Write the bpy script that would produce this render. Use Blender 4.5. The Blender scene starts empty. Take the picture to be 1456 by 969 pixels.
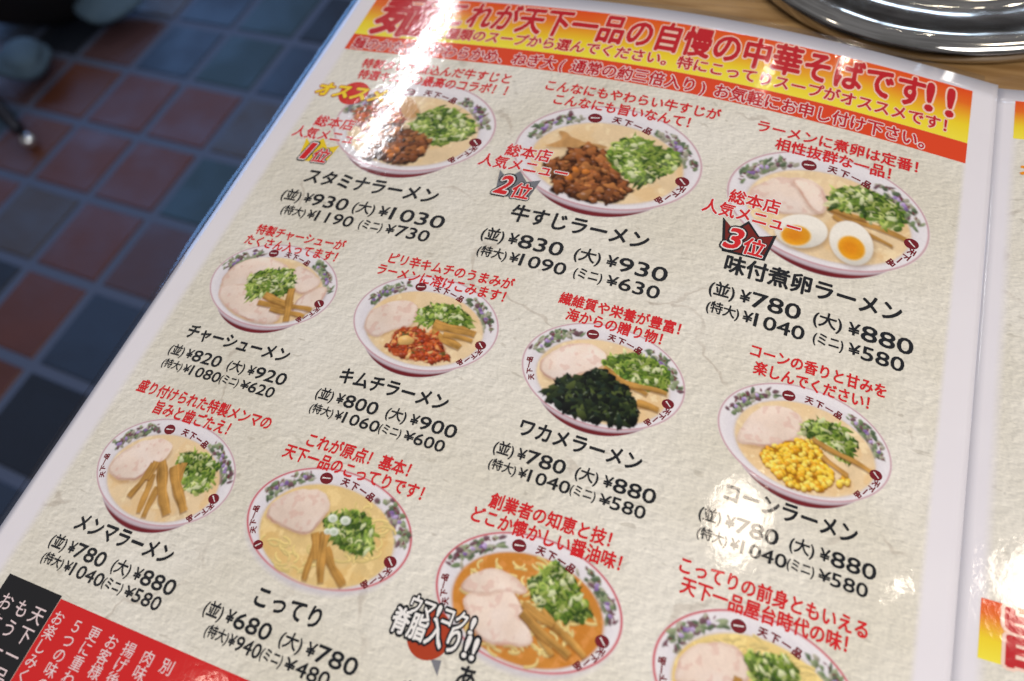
import bpy, bmesh, math, random
import numpy as np
from mathutils import Vector, Matrix

scene = bpy.context.scene
COL = scene.collection
U = 0.276                      # metres per page unit (printed width of one page)

# ------------------------------------------------------------------ camera
CAM_R = Matrix(((0.92778073, -0.21949594, 0.30173572),
                (0.33934757, 0.83258704, -0.43776939),
                (-0.15513265, 0.50854729, 0.84694363)))
CAM_C = Vector((0.77240402, -0.88782555, 0.79567459)) * U
cam_d = bpy.data.cameras.new('camera')
cam = bpy.data.objects.new('camera', cam_d)
COL.objects.link(cam)
cam.matrix_world = Matrix.Translation(CAM_C) @ CAM_R.to_4x4()
cam_d.sensor_width = 36.0
cam_d.lens = 36.0 * 1062.97 / 1456.0
cam_d.clip_start = 0.01
cam_d.clip_end = 60
cam_d.dof.use_dof = True
cam_d.dof.focus_distance = 0.262
cam_d.dof.aperture_fstop = 7.6
cam_d.dof.aperture_blades = 0
scene.camera = cam
scene.view_settings.view_transform = 'Standard'
scene.view_settings.look = 'None'
scene.view_settings.exposure = 0.0
scene.view_settings.gamma = 1.0
scene.render.engine = 'CYCLES'
scene.cycles.use_denoising = True
scene.cycles.max_bounces = 8

# ------------------------------------------------------------------ world: a dim room
def srgb(r, g, b):
    f = lambda c: (c / 255 / 12.92) if c <= 10 else ((c / 255 + 0.055) / 1.055) ** 2.4
    return (f(r), f(g), f(b))
def col4(c): return (c[0], c[1], c[2], 1.0)

class NT:
    """small helper round a node tree"""
    def __init__(self, tree): self.t = tree; self.n = tree.nodes; self.l = tree.links
    def new(self, typ, **kw):
        nd = self.n.new(typ)
        for k, v in kw.items(): setattr(nd, k, v)
        return nd
    def put(self, sock, v):
        if hasattr(v, 'is_output'): self.l.new(v, sock)
        else:
            if isinstance(v, tuple) and len(v) == 3 and sock.type == 'RGBA': v = col4(v)
            sock.default_value = v
    def math(self, op, a, b=0.0, c=0.0, clamp=False):
        nd = self.new('ShaderNodeMath', operation=op, use_clamp=clamp)
        self.put(nd.inputs[0], a); self.put(nd.inputs[1], b); self.put(nd.inputs[2], c)
        return nd.outputs[0]
    def vmath(self, op, a, b=(0, 0, 0)):
        nd = self.new('ShaderNodeVectorMath', operation=op)
        self.put(nd.inputs[0], a); self.put(nd.inputs[1], b)
        return nd.outputs[0]
    def mix(self, f, a, b, blend='MIX'):
        nd = self.new('ShaderNodeMix', data_type='RGBA', blend_type=blend)
        self.put(nd.inputs[0], f); self.put(nd.inputs[6], a); self.put(nd.inputs[7], b)
        return nd.outputs[2]
    def noise(self, vec, scale, detail=3.0, rough=0.5, dist=0.0):
        nd = self.new('ShaderNodeTexNoise')
        self.put(nd.inputs['Vector'], vec); nd.inputs['Scale'].default_value = scale
        nd.inputs['Detail'].default_value = detail; nd.inputs['Roughness'].default_value = rough
        nd.inputs['Distortion'].default_value = dist
        return nd.outputs[0]
    def step(self, v, a, b, lo=0.0, hi=1.0):
        nd = self.new('ShaderNodeMapRange', interpolation_type='SMOOTHSTEP')
        self.put(nd.inputs[0], v); self.put(nd.inputs[1], a); self.put(nd.inputs[2], b)
        self.put(nd.inputs[3], lo); self.put(nd.inputs[4], hi)
        return nd.outputs[0]
    def scale(self, vec, s):
        nd = self.new('ShaderNodeMapping'); self.put(nd.inputs[0], vec)
        nd.inputs['Scale'].default_value = s
        return nd.outputs[0]

world = bpy.data.worlds.new('World'); scene.world = world; world.use_nodes = True
W = NT(world.node_tree)
bg = W.n['Background']
wd = W.new('ShaderNodeTexCoord').outputs['Generated']
sep = W.new('ShaderNodeSeparateXYZ'); W.l.new(wd, sep.inputs[0])
room = W.mix(W.step(W.noise(wd, 3.2, 4.0), 0.45, 0.58), (0.035, 0.032, 0.022), (0.62, 0.60, 0.62))
up = W.step(sep.outputs[2], -0.2, 0.9)
room = W.mix(up, W.mix(1.0, room, (0.40, 0.38, 0.40), 'MULTIPLY'), W.mix(0.55, room, (0.72, 0.70, 0.73)))
W.l.new(room, bg.inputs[0])
bg.inputs[1].default_value = WORLD_STRENGTH = 0.40

# ------------------------------------------------------------------ the curved menu sheet
PROF = (0.28732488, -1.08980681, 0.58086571)
FOLD = 1.0365
S_MIN, S_MAX, DS = -0.2, 2.4, 0.001
_S = np.arange(S_MIN, S_MAX + DS, DS)
_blend = np.clip((_S - FOLD + 0.006) / 0.012, 0, 1)           # soft fold
_THL = PROF[0] * np.minimum(_S, FOLD) + PROF[1] * np.minimum(_S, FOLD) ** 2 + PROF[2] * np.minimum(_S, FOLD) ** 3
_TH = _THL * (1 - _blend) + (0.026 + 0.02 * np.exp(-np.maximum(_S - FOLD, 0) / 0.012)) * _blend
_X = np.concatenate([[0], np.cumsum(np.cos((_TH[1:] + _TH[:-1]) / 2) * DS)])
_Z = np.concatenate([[0], np.cumsum(np.sin((_TH[1:] + _TH[:-1]) / 2) * DS)])
_i0 = int(round(-S_MIN / DS)); _X -= _X[_i0]; _Z -= _Z[_i0]

def page_xyz(s, v, lift=0.0):
    """page coordinates (in page units) -> metres; lift in metres along the sheet's normal"""
    s = np.asarray(s, float); v = np.asarray(v, float)
    th = np.interp(s, _S, _TH)
    x = np.interp(s, _S, _X) * U - np.sin(th) * lift
    z = np.interp(s, _S, _Z) * U + np.cos(th) * lift
    return np.stack([x, v * U + 0 * s, z], -1)

def mirror(s, v, dist):
    """where a lamp hangs whose image is seen at this place of the sheet"""
    P = Vector(page_xyz(s, v)); th = float(np.interp(s, _S, _TH))
    n = Vector((-math.sin(th), 0, math.cos(th)))
    d = (CAM_C - P).normalized()
    return P + (2 * n.dot(d) * n - d) * dist, P

# ------------------------------------------------------------------ lamps of the room
def area(name, loc, target, power, size, size_y=None, color=(1, 1, 1), shape=None):
    d = bpy.data.lights.new(name, 'AREA')
    d.shape = shape or ('RECTANGLE' if size_y else 'DISK')
    d.size = size
    if size_y: d.size_y = size_y
    d.energy = power; d.color = color
    o = bpy.data.objects.new(name, d); COL.objects.link(o)
    o.location = loc
    o.rotation_euler = (Vector(target) - Vector(loc)).to_track_quat('-Z', 'Y').to_euler()
    return o

WARM = (1.0, 0.86, 0.70)
a, P = mirror(0.1435, 0.150, 2.0); b, Q = mirror(0.150, -0.235, 2.0)
tube = area('ceiling_tube_light', (a + b) / 2, (P + Q) / 2, 2.3, 0.02, 0.75, (0.93, 0.96, 1.0))
zax = ((a + b) / 2 - (P + Q) / 2).normalized(); yax = (a - b).normalized(); xax = yax.cross(zax).normalized(); yax = zax.cross(xax)
tube.matrix_world = Matrix.Translation((a + b) / 2) @ Matrix((xax, yax, zax)).transposed().to_4x4()
tube.data.size_y = (a - b).length
for s, v, dist, pw, sz in ((0.80, -0.612, 1.7, 1.8, 0.20), (0.975, -0.621, 1.9, 0.2, 0.03), (0.70, 0.075, 1.9, .16, 0.02),
                           (0.81, 0.155, 2.0, .2, 0.02), (0.325, -0.975, 1.8, .9, 0.12)):
    a, P = mirror(s, v, dist)
    area('ceiling_lamp', a, P, pw, sz, None, WARM)
area('added_page_fill', (0.75, -0.75, 1.0), (0.12, -0.08, 0), 14.2, 0.7, 0.5, (1.0, 0.955, 0.92))  # fill lamp added low over the table to brighten the page, not the floor
# daylight from the window to the left
area('window_light', (-2.5, 1.55, 0.5), (-0.6, 0.3, -0.3), 14, 1.5, 1.2, (0.20, 0.46, 1.0))
for x in (0.15, 0.55, 0.95, 1.35):
    area('window_light', (x, 2.9, 1.15), (0.3, 0.2, 0.0), 1.6, 0.22, 0.30, (0.62, 0.78, 1.0))

# ------------------------------------------------------------------ materials
def material(name):
    m = bpy.data.materials.new(name); m.use_nodes = True
    N = NT(m.node_tree); return m, N, N.n['Principled BSDF']

def film_coat(N, bsdf):
    """the laminating film: a clear glossy coat with fine ripples"""
    pos = N.new('ShaderNodeNewGeometry').outputs['Position']
    fine = N.noise(N.scale(pos, (1.0, 0.75, 1.0)), 420, 2.0, 0.5, 0.4)
    wide = N.noise(pos, 62, 2.0)
    h = N.math('ADD', N.math('MULTIPLY', fine, 0.060), N.math('MULTIPLY', wide, 0.20))
    b = N.new('ShaderNodeBump'); b.inputs['Strength'].default_value = 1.0
    b.inputs['Distance'].default_value = 0.00050
    N.l.new(h, b.inputs['Height'])
    bsdf.inputs['Roughness'].default_value = 0.75
    bsdf.inputs['Specular IOR Level'].default_value = 0.0
    bsdf.inputs['Coat Weight'].default_value = 1.0
    bsdf.inputs['Coat Roughness'].default_value = 0.07
    bsdf.inputs['Coat IOR'].default_value = 1.5
    N.l.new(b.outputs[0], bsdf.inputs['Coat Normal'])

def print_ink(name, c):
    m, N, b = material(name)
    b.inputs['Base Color'].default_value = col4(c)
    film_coat(N, b)
    return m

# printed plaster texture as a node group: page UV in, colour out
grp = bpy.data.node_groups.new('plaster_print', 'ShaderNodeTree')
grp.interface.new_socket('Color', in_out='OUTPUT', socket_type='NodeSocketColor')
G = NT(grp); go = G.new('NodeGroupOutput')
uvn = G.new('ShaderNodeUVMap'); uvn.uv_map = 'page'; uv = uvn.outputs[0]
uvw = G.scale(uv, (0.8, 1.25, 1.0))
def relief(scale, d, detail):
    a = G.noise(uvw, scale, detail, 0.55, 0.6)
    b = G.noise(G.vmath('ADD', uvw, (d, -d * 0.9, 0)), scale, detail, 0.55, 0.6)
    return G.math('SUBTRACT', a, b)
r1 = relief(70, 0.0036, 3.0); r2 = relief(165, 0.0018, 2.0)
rl = G.math('ADD', G.math('MULTIPLY', r1, 0.42), G.math('MULTIPLY', r2, 0.44))
lowf = G.noise(uv, 5.0, 3.0)
base = G.mix(G.step(lowf, 0.3, 0.7), srgb(221, 215, 199), srgb(232, 227, 215))
tone = G.math('ADD', 1.0, rl)
cmb = G.new('ShaderNodeCombineXYZ')
for i in range(3): G.l.new(tone, cmb.inputs[i])
c = G.mix(1.0, base, cmb.outputs[0], 'MULTIPLY')
# thin grey dashes and wandering hairline cracks of the plaster picture
dash = G.step(G.noise(G.scale(uv, (1.0, 2.4, 1.0)), 34, 2.0, 0.5, 0.3), 0.665, 0.74)
c = G.mix(G.math('MULTIPLY', dash, 0.32), c, srgb(150, 140, 122))
warp = G.new('ShaderNodeTexNoise'); G.l.new(uv, warp.inputs[0]); warp.inputs['Scale'].default_value = 9; warp.inputs['Detail'].default_value = 4
wv = G.vmath('ADD', uv, G.vmath('MULTIPLY', warp.outputs['Color'], (0.16, 0.16, 0)))
vor = G.new('ShaderNodeTexVoronoi', feature='DISTANCE_TO_EDGE'); G.l.new(wv, vor.inputs['Vector']); vor.inputs['Scale'].default_value = 3.4
ck = G.step(vor.outputs['Distance'], 0.003, 0.012, 1.0, 0.0)
ck = G.math('MULTIPLY', ck, G.step(G.noise(uv, 8.0, 2.0), 0.50, 0.60))
c = G.mix(G.math('MULTIPLY', ck, 0.30), c, srgb(150, 130, 112))
G.l.new(c, go.inputs[0])

def plaster(N):
    g = N.new('ShaderNodeGroup'); g.node_tree = grp
    return g.outputs[0]

# page paper: plaster picture inside a white border with a soft edge
def page_material(name, s0, s1):
    m, N, b = material(name)
    u = N.new('ShaderNodeUVMap'); u.uv_map = 'page'
    sp = N.new('ShaderNodeSeparateXYZ'); N.l.new(u.outputs[0], sp.inputs[0])
    k = N.math('MULTIPLY', N.step(sp.outputs[0], s0 - 0.006, s0 + 0.010), N.step(sp.outputs[0], s1 - 0.006, s1 + 0.004, 1.0, 0.0))
    k = N.math('MULTIPLY', k, N.step(sp.outputs[1], 0.148, 0.153, 1.0, 0.0))
    white = N.mix(N.noise(u.outputs[0], 14, 2.0), srgb(231, 226, 232), srgb(236, 232, 236))
    N.l.new(N.mix(k, white, plaster(N)), b.inputs['Base Color'])
    film_coat(N, b)
    return m
M_PAGE = page_material('menu_page', 0.0, 1.0)
M_FACING = page_material('menu_facing_page', 1.060, 2.02)

# bowl pictures: printed colours per vertex on the plaster
M_PIC, N, b = material('printed_picture')
at = N.new('ShaderNodeAttribute'); at.attribute_name = 'ink'
am = N.new('ShaderNodeAttribute'); am.attribute_name = 'cover'
N.l.new(N.mix(am.outputs['Fac'], plaster(N), at.outputs['Color']), b.inputs['Base Color'])
film_coat(N, b)

# banner with a printed colour run from orange to yellow
def banner_material(name, v0, v1):
    m, N, b = material(name)
    u = N.new('ShaderNodeUVMap'); u.uv_map = 'page'
    sp = N.new('ShaderNodeSeparateXYZ'); N.l.new(u.outputs[0], sp.inputs[0])
    t = N.math('DIVIDE', N.math('SUBTRACT', sp.outputs[1], v0), v1 - v0)
    t = N.math('ADD', t, N.math('MULTIPLY', N.math('SUBTRACT', N.noise(u.outputs[0], 9, 2.0), 0.5), 0.30))
    r = N.new('ShaderNodeValToRGB'); N.l.new(t, r.inputs[0]); e = r.color_ramp.elements
    e[0].position = 0.0; e[0].color = col4(srgb(247, 230, 70))
    e[1].position = 1.0; e[1].color = col4(srgb(232, 82, 30))
    for p, q in ((0.30, (244, 214, 46)), (0.52, (240, 170, 40)), (0.74, (234, 112, 34))):
        x = e.new(p); x.color = col4(srgb(*q))
    N.l.new(r.outputs[0], b.inputs['Base Color'])
    film_coat(N, b)
    return m

INK = {k: print_ink('ink_' + k, srgb(*c)) for k, c in dict(
    red=(214, 42, 46), deep_red=(196, 36, 44), black=(36, 38, 42), white=(240, 236, 232), halo=(250, 214, 196),
    bar=(226, 74, 38), box_black=(30, 30, 32), box_red=(212, 36, 36), pale=(236, 214, 214), gold=(240, 206, 40),
    silver=(120, 122, 128), bronze=(120, 40, 34), orange=(240, 150, 30), pin=(176, 66, 38), pin_red=(214, 54, 48),
    grey=(128, 128, 134), maroon=(120, 34, 42), yellow=(250, 214, 50), dark=(46, 44, 46)).items()}

# ------------------------------------------------------------------ mesh helpers
def link(name, me, mat=None, parent=None):
    o = bpy.data.objects.new(name, me); COL.objects.link(o)
    if mat: me.materials.append(mat)
    if parent: o.parent = parent
    return o
def tag(o, label=None, cat=None, group=None, kind=None):
    if label: o['label'] = label
    if cat: o['category'] = cat
    if group: o['group'] = group
    if kind: o['kind'] = kind
    return o
def empty(name, loc=(0, 0, 0)):
    o = bpy.data.objects.new(name, None); COL.objects.link(o); o.location = loc; o.empty_display_size = 0.02
    return o
def smooth(me): me.polygons.foreach_set('use_smooth', [True] * len(me.polygons))

def sheet(name, s0, s1, v0, v1, ns, nv, lift, mat, parent, thick=0.0):
    """a piece of the curved page: a grid in page coordinates, with its page UV"""
    s = np.linspace(s0, s1, ns + 1); v = np.linspace(v0, v1, nv + 1)
    SV = np.stack(np.meshgrid(s, v, indexing='ij'), -1).reshape(-1, 2)
    co = page_xyz(SV[:, 0], SV[:, 1], lift)
    i = np.arange(ns)[:, None] * (nv + 1) + np.arange(nv)[None, :]
    f = np.stack([i, i + nv + 1, i + nv + 2, i + 1], -1).reshape(-1, 4)
    sv = SV
    if thick:
        n = len(co); co = np.concatenate([co, page_xyz(SV[:, 0], SV[:, 1], lift - thick)])
        sv = np.concatenate([SV, SV]); fl = [f, f[:, ::-1] + n]
        def rim(idx): return np.stack([idx[:-1], idx[:-1] + n, idx[1:] + n, idx[1:]], -1)
        a = np.arange(nv + 1); e = np.arange(ns + 1) * (nv + 1)
        fl += [rim(a[::-1]), rim(a + ns * (nv + 1)), rim(e), rim((e + nv)[::-1])]
        f = np.concatenate(fl)
    me = bpy.data.meshes.new(name); me.from_pydata(co.tolist(), [], f.tolist()); me.update()
    uvl = me.uv_layers.new(name='page')
    li = np.empty(len(me.loops), int); me.loops.foreach_get('vertex_index', li)
    uvl.data.foreach_set('uv', sv[li].astype(np.float32).ravel())
    smooth(me)
    return link(name, me, mat, parent)

# lettering -------------------------------------------------------------
_glyphs = {}
def glyph_mesh(text, offset):
    """flat filled outlines of a string in em units (built-in lettering)"""
    key = text
    if key not in _glyphs:
        c = bpy.data.curves.new('lettering', 'FONT'); c.body = text; c.size = 1
        c.resolution_u = 3
        o = bpy.data.objects.new('lettering', c); COL.objects.link(o)
        dg = bpy.context.evaluated_depsgraph_get()
        me = bpy.data.meshes.new_from_object(o.evaluated_get(dg))
        co = np.empty(len(me.vertices) * 3); me.vertices.foreach_get('co', co)
        _glyphs[key] = (co.reshape(-1, 3)[:, :2].copy(), [tuple(p.vertices) for p in me.polygons])
        bpy.data.objects.remove(o); bpy.data.curves.remove(c); bpy.data.meshes.remove(me)
    g, f = _glyphs[key]
    if offset <= 0: return g, f
    # a heavier weight: the outline drawn again round a small circle
    k = 6 if offset < .04 else 12
    sh = [(0, 0)] + [(offset * math.cos(2 * math.pi * i / k + .3), offset * math.sin(2 * math.pi * i / k + .3)) for i in range(k)]
    if offset > .07: sh += [(offset * .5 * math.cos(2 * math.pi * i / 6), offset * .5 * math.sin(2 * math.pi * i / 6)) for i in range(6)]
    G = np.concatenate([g + np.array(q) for q in sh]); n = len(g)
    return G, [tuple(v + n * i for v in q) for i in range(len(sh)) for q in f]

class Lines:
    """collects strings laid out in page coordinates into ONE mesh"""
    def __init__(self, bold=0.0): self.co = []; self.f = []; self.n = 0; self.bold = bold; self.lv = []
    def _add(self, xy, faces):
        k = 1 if self.bold <= 0 else (7 if self.bold < .04 else 13 if self.bold <= .07 else 19)
        self.lv.append(np.repeat(np.arange(k) * 1.5e-6, len(xy) // k))
        self.co.append(xy); self.f += [tuple(i + self.n for i in q) for q in faces]; self.n += len(xy)
    def pitch(self, text, s, v, pitch, em, slant=0.0, skew=0.0):
        """full-width string: first glyph centred on (s, v), one glyph per pitch"""
        for i, ch in enumerate(text):
            if ch in ' \u3000': continue
            g, f = glyph_mesh(ch, self.bold)
            w = 1.0 if ord(ch) > 0x2000 else 0.55
            x = (g[:, 0] - w / 2) * pitch * 1.0 + s + i * pitch
            y = (g[:, 1] - 0.38) * em + v + slant * i
            self._add(np.stack([x + (y - v) * skew, y], 1), f)
        return self
    def fit(self, text, s0, s1, v, em, skew=0.0):
        """string squeezed so that its ink runs from s0 to s1"""
        G, f = glyph_mesh(text, self.bold); g = _glyphs[text][0]; k = len(G) // len(g)
        lo, hi = g[:, 0].min(), g[:, 0].max()
        grow = (G.reshape(k, -1, 2) - g[None]) * em                # the weight stays even when a string is squeezed
        x = ((g[:, 0] - lo) / (hi - lo) * (s1 - s0) + s0)[None] + grow[..., 0] * .85
        y = ((g[:, 1] - 0.367) * em + v)[None] + grow[..., 1]
        x, y = x.ravel(), y.ravel()
        self._add(np.stack([x + (y - v) * skew, y], 1), f)
        return self
    def turned(self, ch, s, v, em, ang):
        g, f = glyph_mesh(ch, self.bold)
        q = (g - np.array([0.5, 0.38])) * em; c, n = math.cos(ang), math.sin(ang)
        self._add(np.stack([s + q[:, 0] * c - q[:, 1] * n, v + q[:, 0] * n + q[:, 1] * c], 1), f)
        return self
    def down(self, text, s, v, pitch, em):
        for i, ch in enumerate(text):
            self.turned(ch, s, v - i * pitch, em, 0.0)
        return self
    def build(self, name, mat, parent, lift):
        xy = np.concatenate(self.co)
        me = bpy.data.meshes.new(name)
        me.from_pydata(page_xyz(xy[:, 0], xy[:, 1], lift + np.concatenate(self.lv)).tolist(), [], self.f); me.update()
        # face the reader
        bm = bmesh.new(); bm.from_mesh(me)
        for q in bm.faces:
            if q.normal.z < 0: q.normal_flip()
        bm.to_mesh(me); bm.free()
        return link(name, me, mat, parent)

def patch(name, polys, mat, parent, lift):
    """flat printed outlines (page coordinates) as one mesh"""
    co = []; f = []
    for p in polys:
        f.append(tuple(range(len(co), len(co) + len(p)))); co += list(p)
    xy = np.array(co, float)
    me = bpy.data.meshes.new(name); me.from_pydata(page_xyz(xy[:, 0], xy[:, 1], lift).tolist(), [], f); me.update()
    bm = bmesh.new(); bm.from_mesh(me)
    for q in bm.faces:
        if q.normal.z < 0: q.normal_flip()
    bmesh.ops.triangulate(bm, faces=bm.faces[:]); bm.to_mesh(me); bm.free()
    return link(name, me, mat, parent)

def disc(cx, cy, rx, ry, n=40): return [(cx + rx * math.cos(t * 2 * math.pi / n), cy + ry * math.sin(t * 2 * math.pi / n)) for t in range(n)]

# ------------------------------------------------------------------ painter for the printed bowl pictures
X0, X1, Y0, Y1 = -1.05, 1.05, -0.88, 0.74
NX, NY, SSA = 300, 232, 2
class Paint:
    def __init__(self, seed):
        self.r = np.random.RandomState(seed)
        nx, ny = NX * SSA, NY * SSA
        self.nx, self.ny = nx, ny
        self.x, self.y = np.meshgrid(X0 + (np.arange(nx) + .5) / nx * (X1 - X0), Y1 - (np.arange(ny) + .5) / ny * (Y1 - Y0))
        self.c = np.ones((ny, nx, 3)) * 0.8
        self.h = (X1 - X0) / nx
    def noise(self, f, octv=3):
        out = np.zeros((self.ny, self.nx)); amp = 1.0; tot = 0
        for _ in range(octv):
            gx, gy = int(f * (X1 - X0)) + 3, int(f * (Y1 - Y0)) + 3
            g = self.r.rand(gy, gx)
            u = (self.x - X0) / (X1 - X0) * (gx - 2); w = (Y1 - self.y) / (Y1 - Y0) * (gy - 2)
            i, j = u.astype(int), w.astype(int); a, b = u - i, w - j
            a = a * a * (3 - 2 * a); b = b * b * (3 - 2 * b)
            out += amp * (g[j, i] * (1 - a) * (1 - b) + g[j, i + 1] * a * (1 - b) + g[j + 1, i] * (1 - a) * b + g[j + 1, i + 1] * a * b)
            tot += amp; amp *= .5; f *= 2
        return out / tot
    def put(self, m, col, win=None):
        col = np.asarray(col, float)
        if win is None: self.c += (col - self.c) * m[..., None]
        else: self.c[win] += (col - self.c[win]) * m[..., None]
    def ell(self, cx, cy, rx, ry, soft=.012, rot=0.0):
        c, s = math.cos(rot), math.sin(rot)
        u = ((self.x - cx) * c + (self.y - cy) * s) / rx; w = (-(self.x - cx) * s + (self.y - cy) * c) / ry
        d = (1 - np.sqrt(u * u + w * w)) * min(rx, ry)
        return np.clip(d / soft + .5, 0, 1)
    def poly(self, pts, soft=.015, wob=0.0, f=9):
        p = np.array(pts, float)
        x, y = self.x, self.y
        if wob: x = x + (self.noise(f, 3) - .5) * wob; y = y + (self.noise(f, 3) - .5) * wob
        # rounded outline (one pass of corner cutting twice)
        for _ in range(2):
            q = np.roll(p, -1, 0); p = np.stack([p * .75 + q * .25, p * .25 + q * .75], 1).reshape(-1, 2)
        d = np.full(x.shape, 9.0); ins = np.zeros(x.shape, bool)
        for a, b in zip(p, np.roll(p, -1, 0)):
            e = b - a; L = e @ e + 1e-12
            t = np.clip(((x - a[0]) * e[0] + (y - a[1]) * e[1]) / L, 0, 1)
            d = np.minimum(d, np.hypot(x - a[0] - t * e[0], y - a[1] - t * e[1]))
            cr = (a[1] > y) != (b[1] > y)
            ins ^= cr & (x < (b[0] - a[0]) * (y - a[1]) / (b[1] - a[1] + 1e-12) + a[0])
        self.d = np.where(ins, d, -d)
        return np.clip(self.d / soft + .5, 0, 1)
    def window(self, cx, cy, r):
        i0 = max(0, int((cx - r - X0) / self.h)); i1 = min(self.nx, int((cx + r - X0) / self.h) + 2)
        k = (Y1 - Y0) / self.ny
        j0 = max(0, int((Y1 - cy - r) / k)); j1 = min(self.ny, int((Y1 - cy + r) / k) + 2)
        return (slice(j0, j1), slice(i0, i1))
    def stamp(self, cx, cy, rx, ry, rot, col, dome=0.0, hole=None, soft=.008, lump=0.0, spec=0.0):
        w = self.window(cx, cy, max(rx, ry) * 1.4)
        x, y = self.x[w] - cx, self.y[w] - cy
        if x.size == 0: return
        c, s = math.cos(rot), math.sin(rot); u = (x * c + y * s) / rx; v = (-x * s + y * c) / ry
        rr = np.sqrt(u * u + v * v)
        if lump:
            an = np.arctan2(v, u); ph = self.r.rand(3) * 6.28
            rr = rr * (1 + lump * (np.sin(2 * an + ph[0]) + .7 * np.sin(3 * an + ph[1]) + .5 * np.sin(5 * an + ph[2])))
        m = np.clip((1 - rr) * min(rx, ry) / soft + .5, 0, 1)
        col = np.broadcast_to(np.asarray(col, float), x.shape + (3,)).copy()
        if dome:
            k = 1 + dome * ((-x * .5 + y * .8) / max(rx, ry))
            col *= np.clip(k, .25, 1.9)[..., None]
        if spec:
            g = np.exp(-(((x + rx * .25) / (rx * .3)) ** 2 + ((y - ry * .3) / (ry * .25)) ** 2))
            col += spec * g[..., None]
        if hole is not None:
            hm = np.clip((.55 - rr) * min(rx, ry) / soft + .5, 0, 1)[..., None]; col = col * (1 - hm) + np.asarray(hole) * hm
        self.put(m, np.clip(col, 0, 1), w)
    def stroke(self, pts, r, col, var=0.0):
        for a, b in zip(pts[:-1], pts[1:]):
            n = max(2, int(math.hypot(b[0] - a[0], b[1] - a[1]) / (r * .5)))
            for t in np.linspace(0, 1, n): self.stamp(a[0] + (b[0] - a[0]) * t, a[1] + (b[1] - a[1]) * t, r, r, 0, col, soft=.006)
    def inside(self, pts, n):
        p = np.array(pts, float); out = []; lo, hi = p.min(0), p.max(0)
        while len(out) < n:
            q = lo + self.r.rand(2) * (hi - lo); k = False
            for a, b in zip(p, np.roll(p, -1, 0)):
                if (a[1] > q[1]) != (b[1] > q[1]) and q[0] < (b[0] - a[0]) * (q[1] - a[1]) / (b[1] - a[1] + 1e-12) + a[0]: k = not k
            if k: out.append(q)
        return sorted(out, key=lambda q: -q[1])
    # ---- foods
    def pork(self, pts, pinkness=1.0):
        m = self.poly(pts, .016, .05, 6); d = self.d.copy()
        n = self.noise(5, 4); fat = np.clip((self.noise(3.5, 3) - .48) * 3.2, 0, 1)
        base = np.array(srgb(238, 217, 201)) + (n[..., None] - .5) * np.array([.14, .16, .15])
        base = base * (1 - .55 * fat[..., None]) + np.array(srgb(243, 228, 219)) * .55 * fat[..., None]
        edge = np.exp(-((d - .012) / .016) ** 2)[..., None] * np.clip(.35 + n - .2, 0, 1)[..., None]
        side = np.clip(.35 + 1.6 * (self.noise(3, 2) - .45) - .5 * (self.y - np.mean([q[1] for q in pts])) / .3, 0, 1)[..., None]
        edge = edge * side
        base = base * (1 - edge) + np.array(srgb(176, 108, 72)) * edge
        base = base * (1 + .10 * (self.y - np.mean([q[1] for q in pts])) / .3 + (self.noise(2, 2) - .5) * .22)[..., None]
        self.put(np.clip(self.poly([(x + .012, y - .022) for x, y in pts], .05, .04) * .45, 0, 1), srgb(150, 96, 60))
        m = self.poly(pts, .016, .04, 6) if False else m
        self.put(m, np.clip(base, 0, 1))
        fib = np.clip((self.noise(14, 2) - .62) * 5, 0, .5) * m
        self.put(fib * .7, srgb(214, 160, 146))
    def scallion(self, pts, light=.5, rings=True):
        m = self.poly(pts, .03, .09, 10)
        self.put(m * .9, srgb(88, 122, 44))
        A = np.ptp(np.array(pts)[:, 0]) * np.ptp(np.array(pts)[:, 1])
        n = int(A * 820); pal = [srgb(68, 98, 32), srgb(104, 134, 46), srgb(148, 170, 72), srgb(180, 192, 108), srgb(206, 210, 156), srgb(52, 78, 28), srgb(124, 152, 56)]
        for q in self.inside(pts, n):
            c = np.array(pal[self.r.choice(7, p=[.2, .2, .17, .12, .06 + .05 * light, .12, .13 - .05 * light])]); rot = self.r.rand() * 3.1
            j = self.r.randn(2) * .012; rx = .022 + self.r.rand() * .040
            if rings and self.r.rand() < .34: self.stamp(q[0] + j[0], q[1] + j[1], rx * .9, rx * .62, rot, c * 1.1, .3, np.array(srgb(92, 124, 48)) * (.6 + self.r.rand()), .006)
            else: self.stamp(q[0] + j[0], q[1] + j[1], rx * 1.25, .010 + self.r.rand() * .016, rot, c, .6, None, .006, 0.14, .08)
        p_ = np.array(pts); lo_ = p_[:, 1].min(); sh = np.clip((self.noise(5, 3) - .42) * 4, 0, 1)
        self.c *= (1 - (m * (1 - sh) * .34))[..., None]
        self.c += (m * np.clip(sh - .5, 0, 1) * .16)[..., None] * np.array([.9, .9, .45])
        for q in self.inside(pts, max(3, int(A * 22))):
            self.stamp(q[0], q[1], .030 + self.r.rand() * .022, .014 + self.r.rand() * .014, self.r.rand() * 3.1, srgb(208, 214, 166), .35, None, .010, .15, .05)
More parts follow.
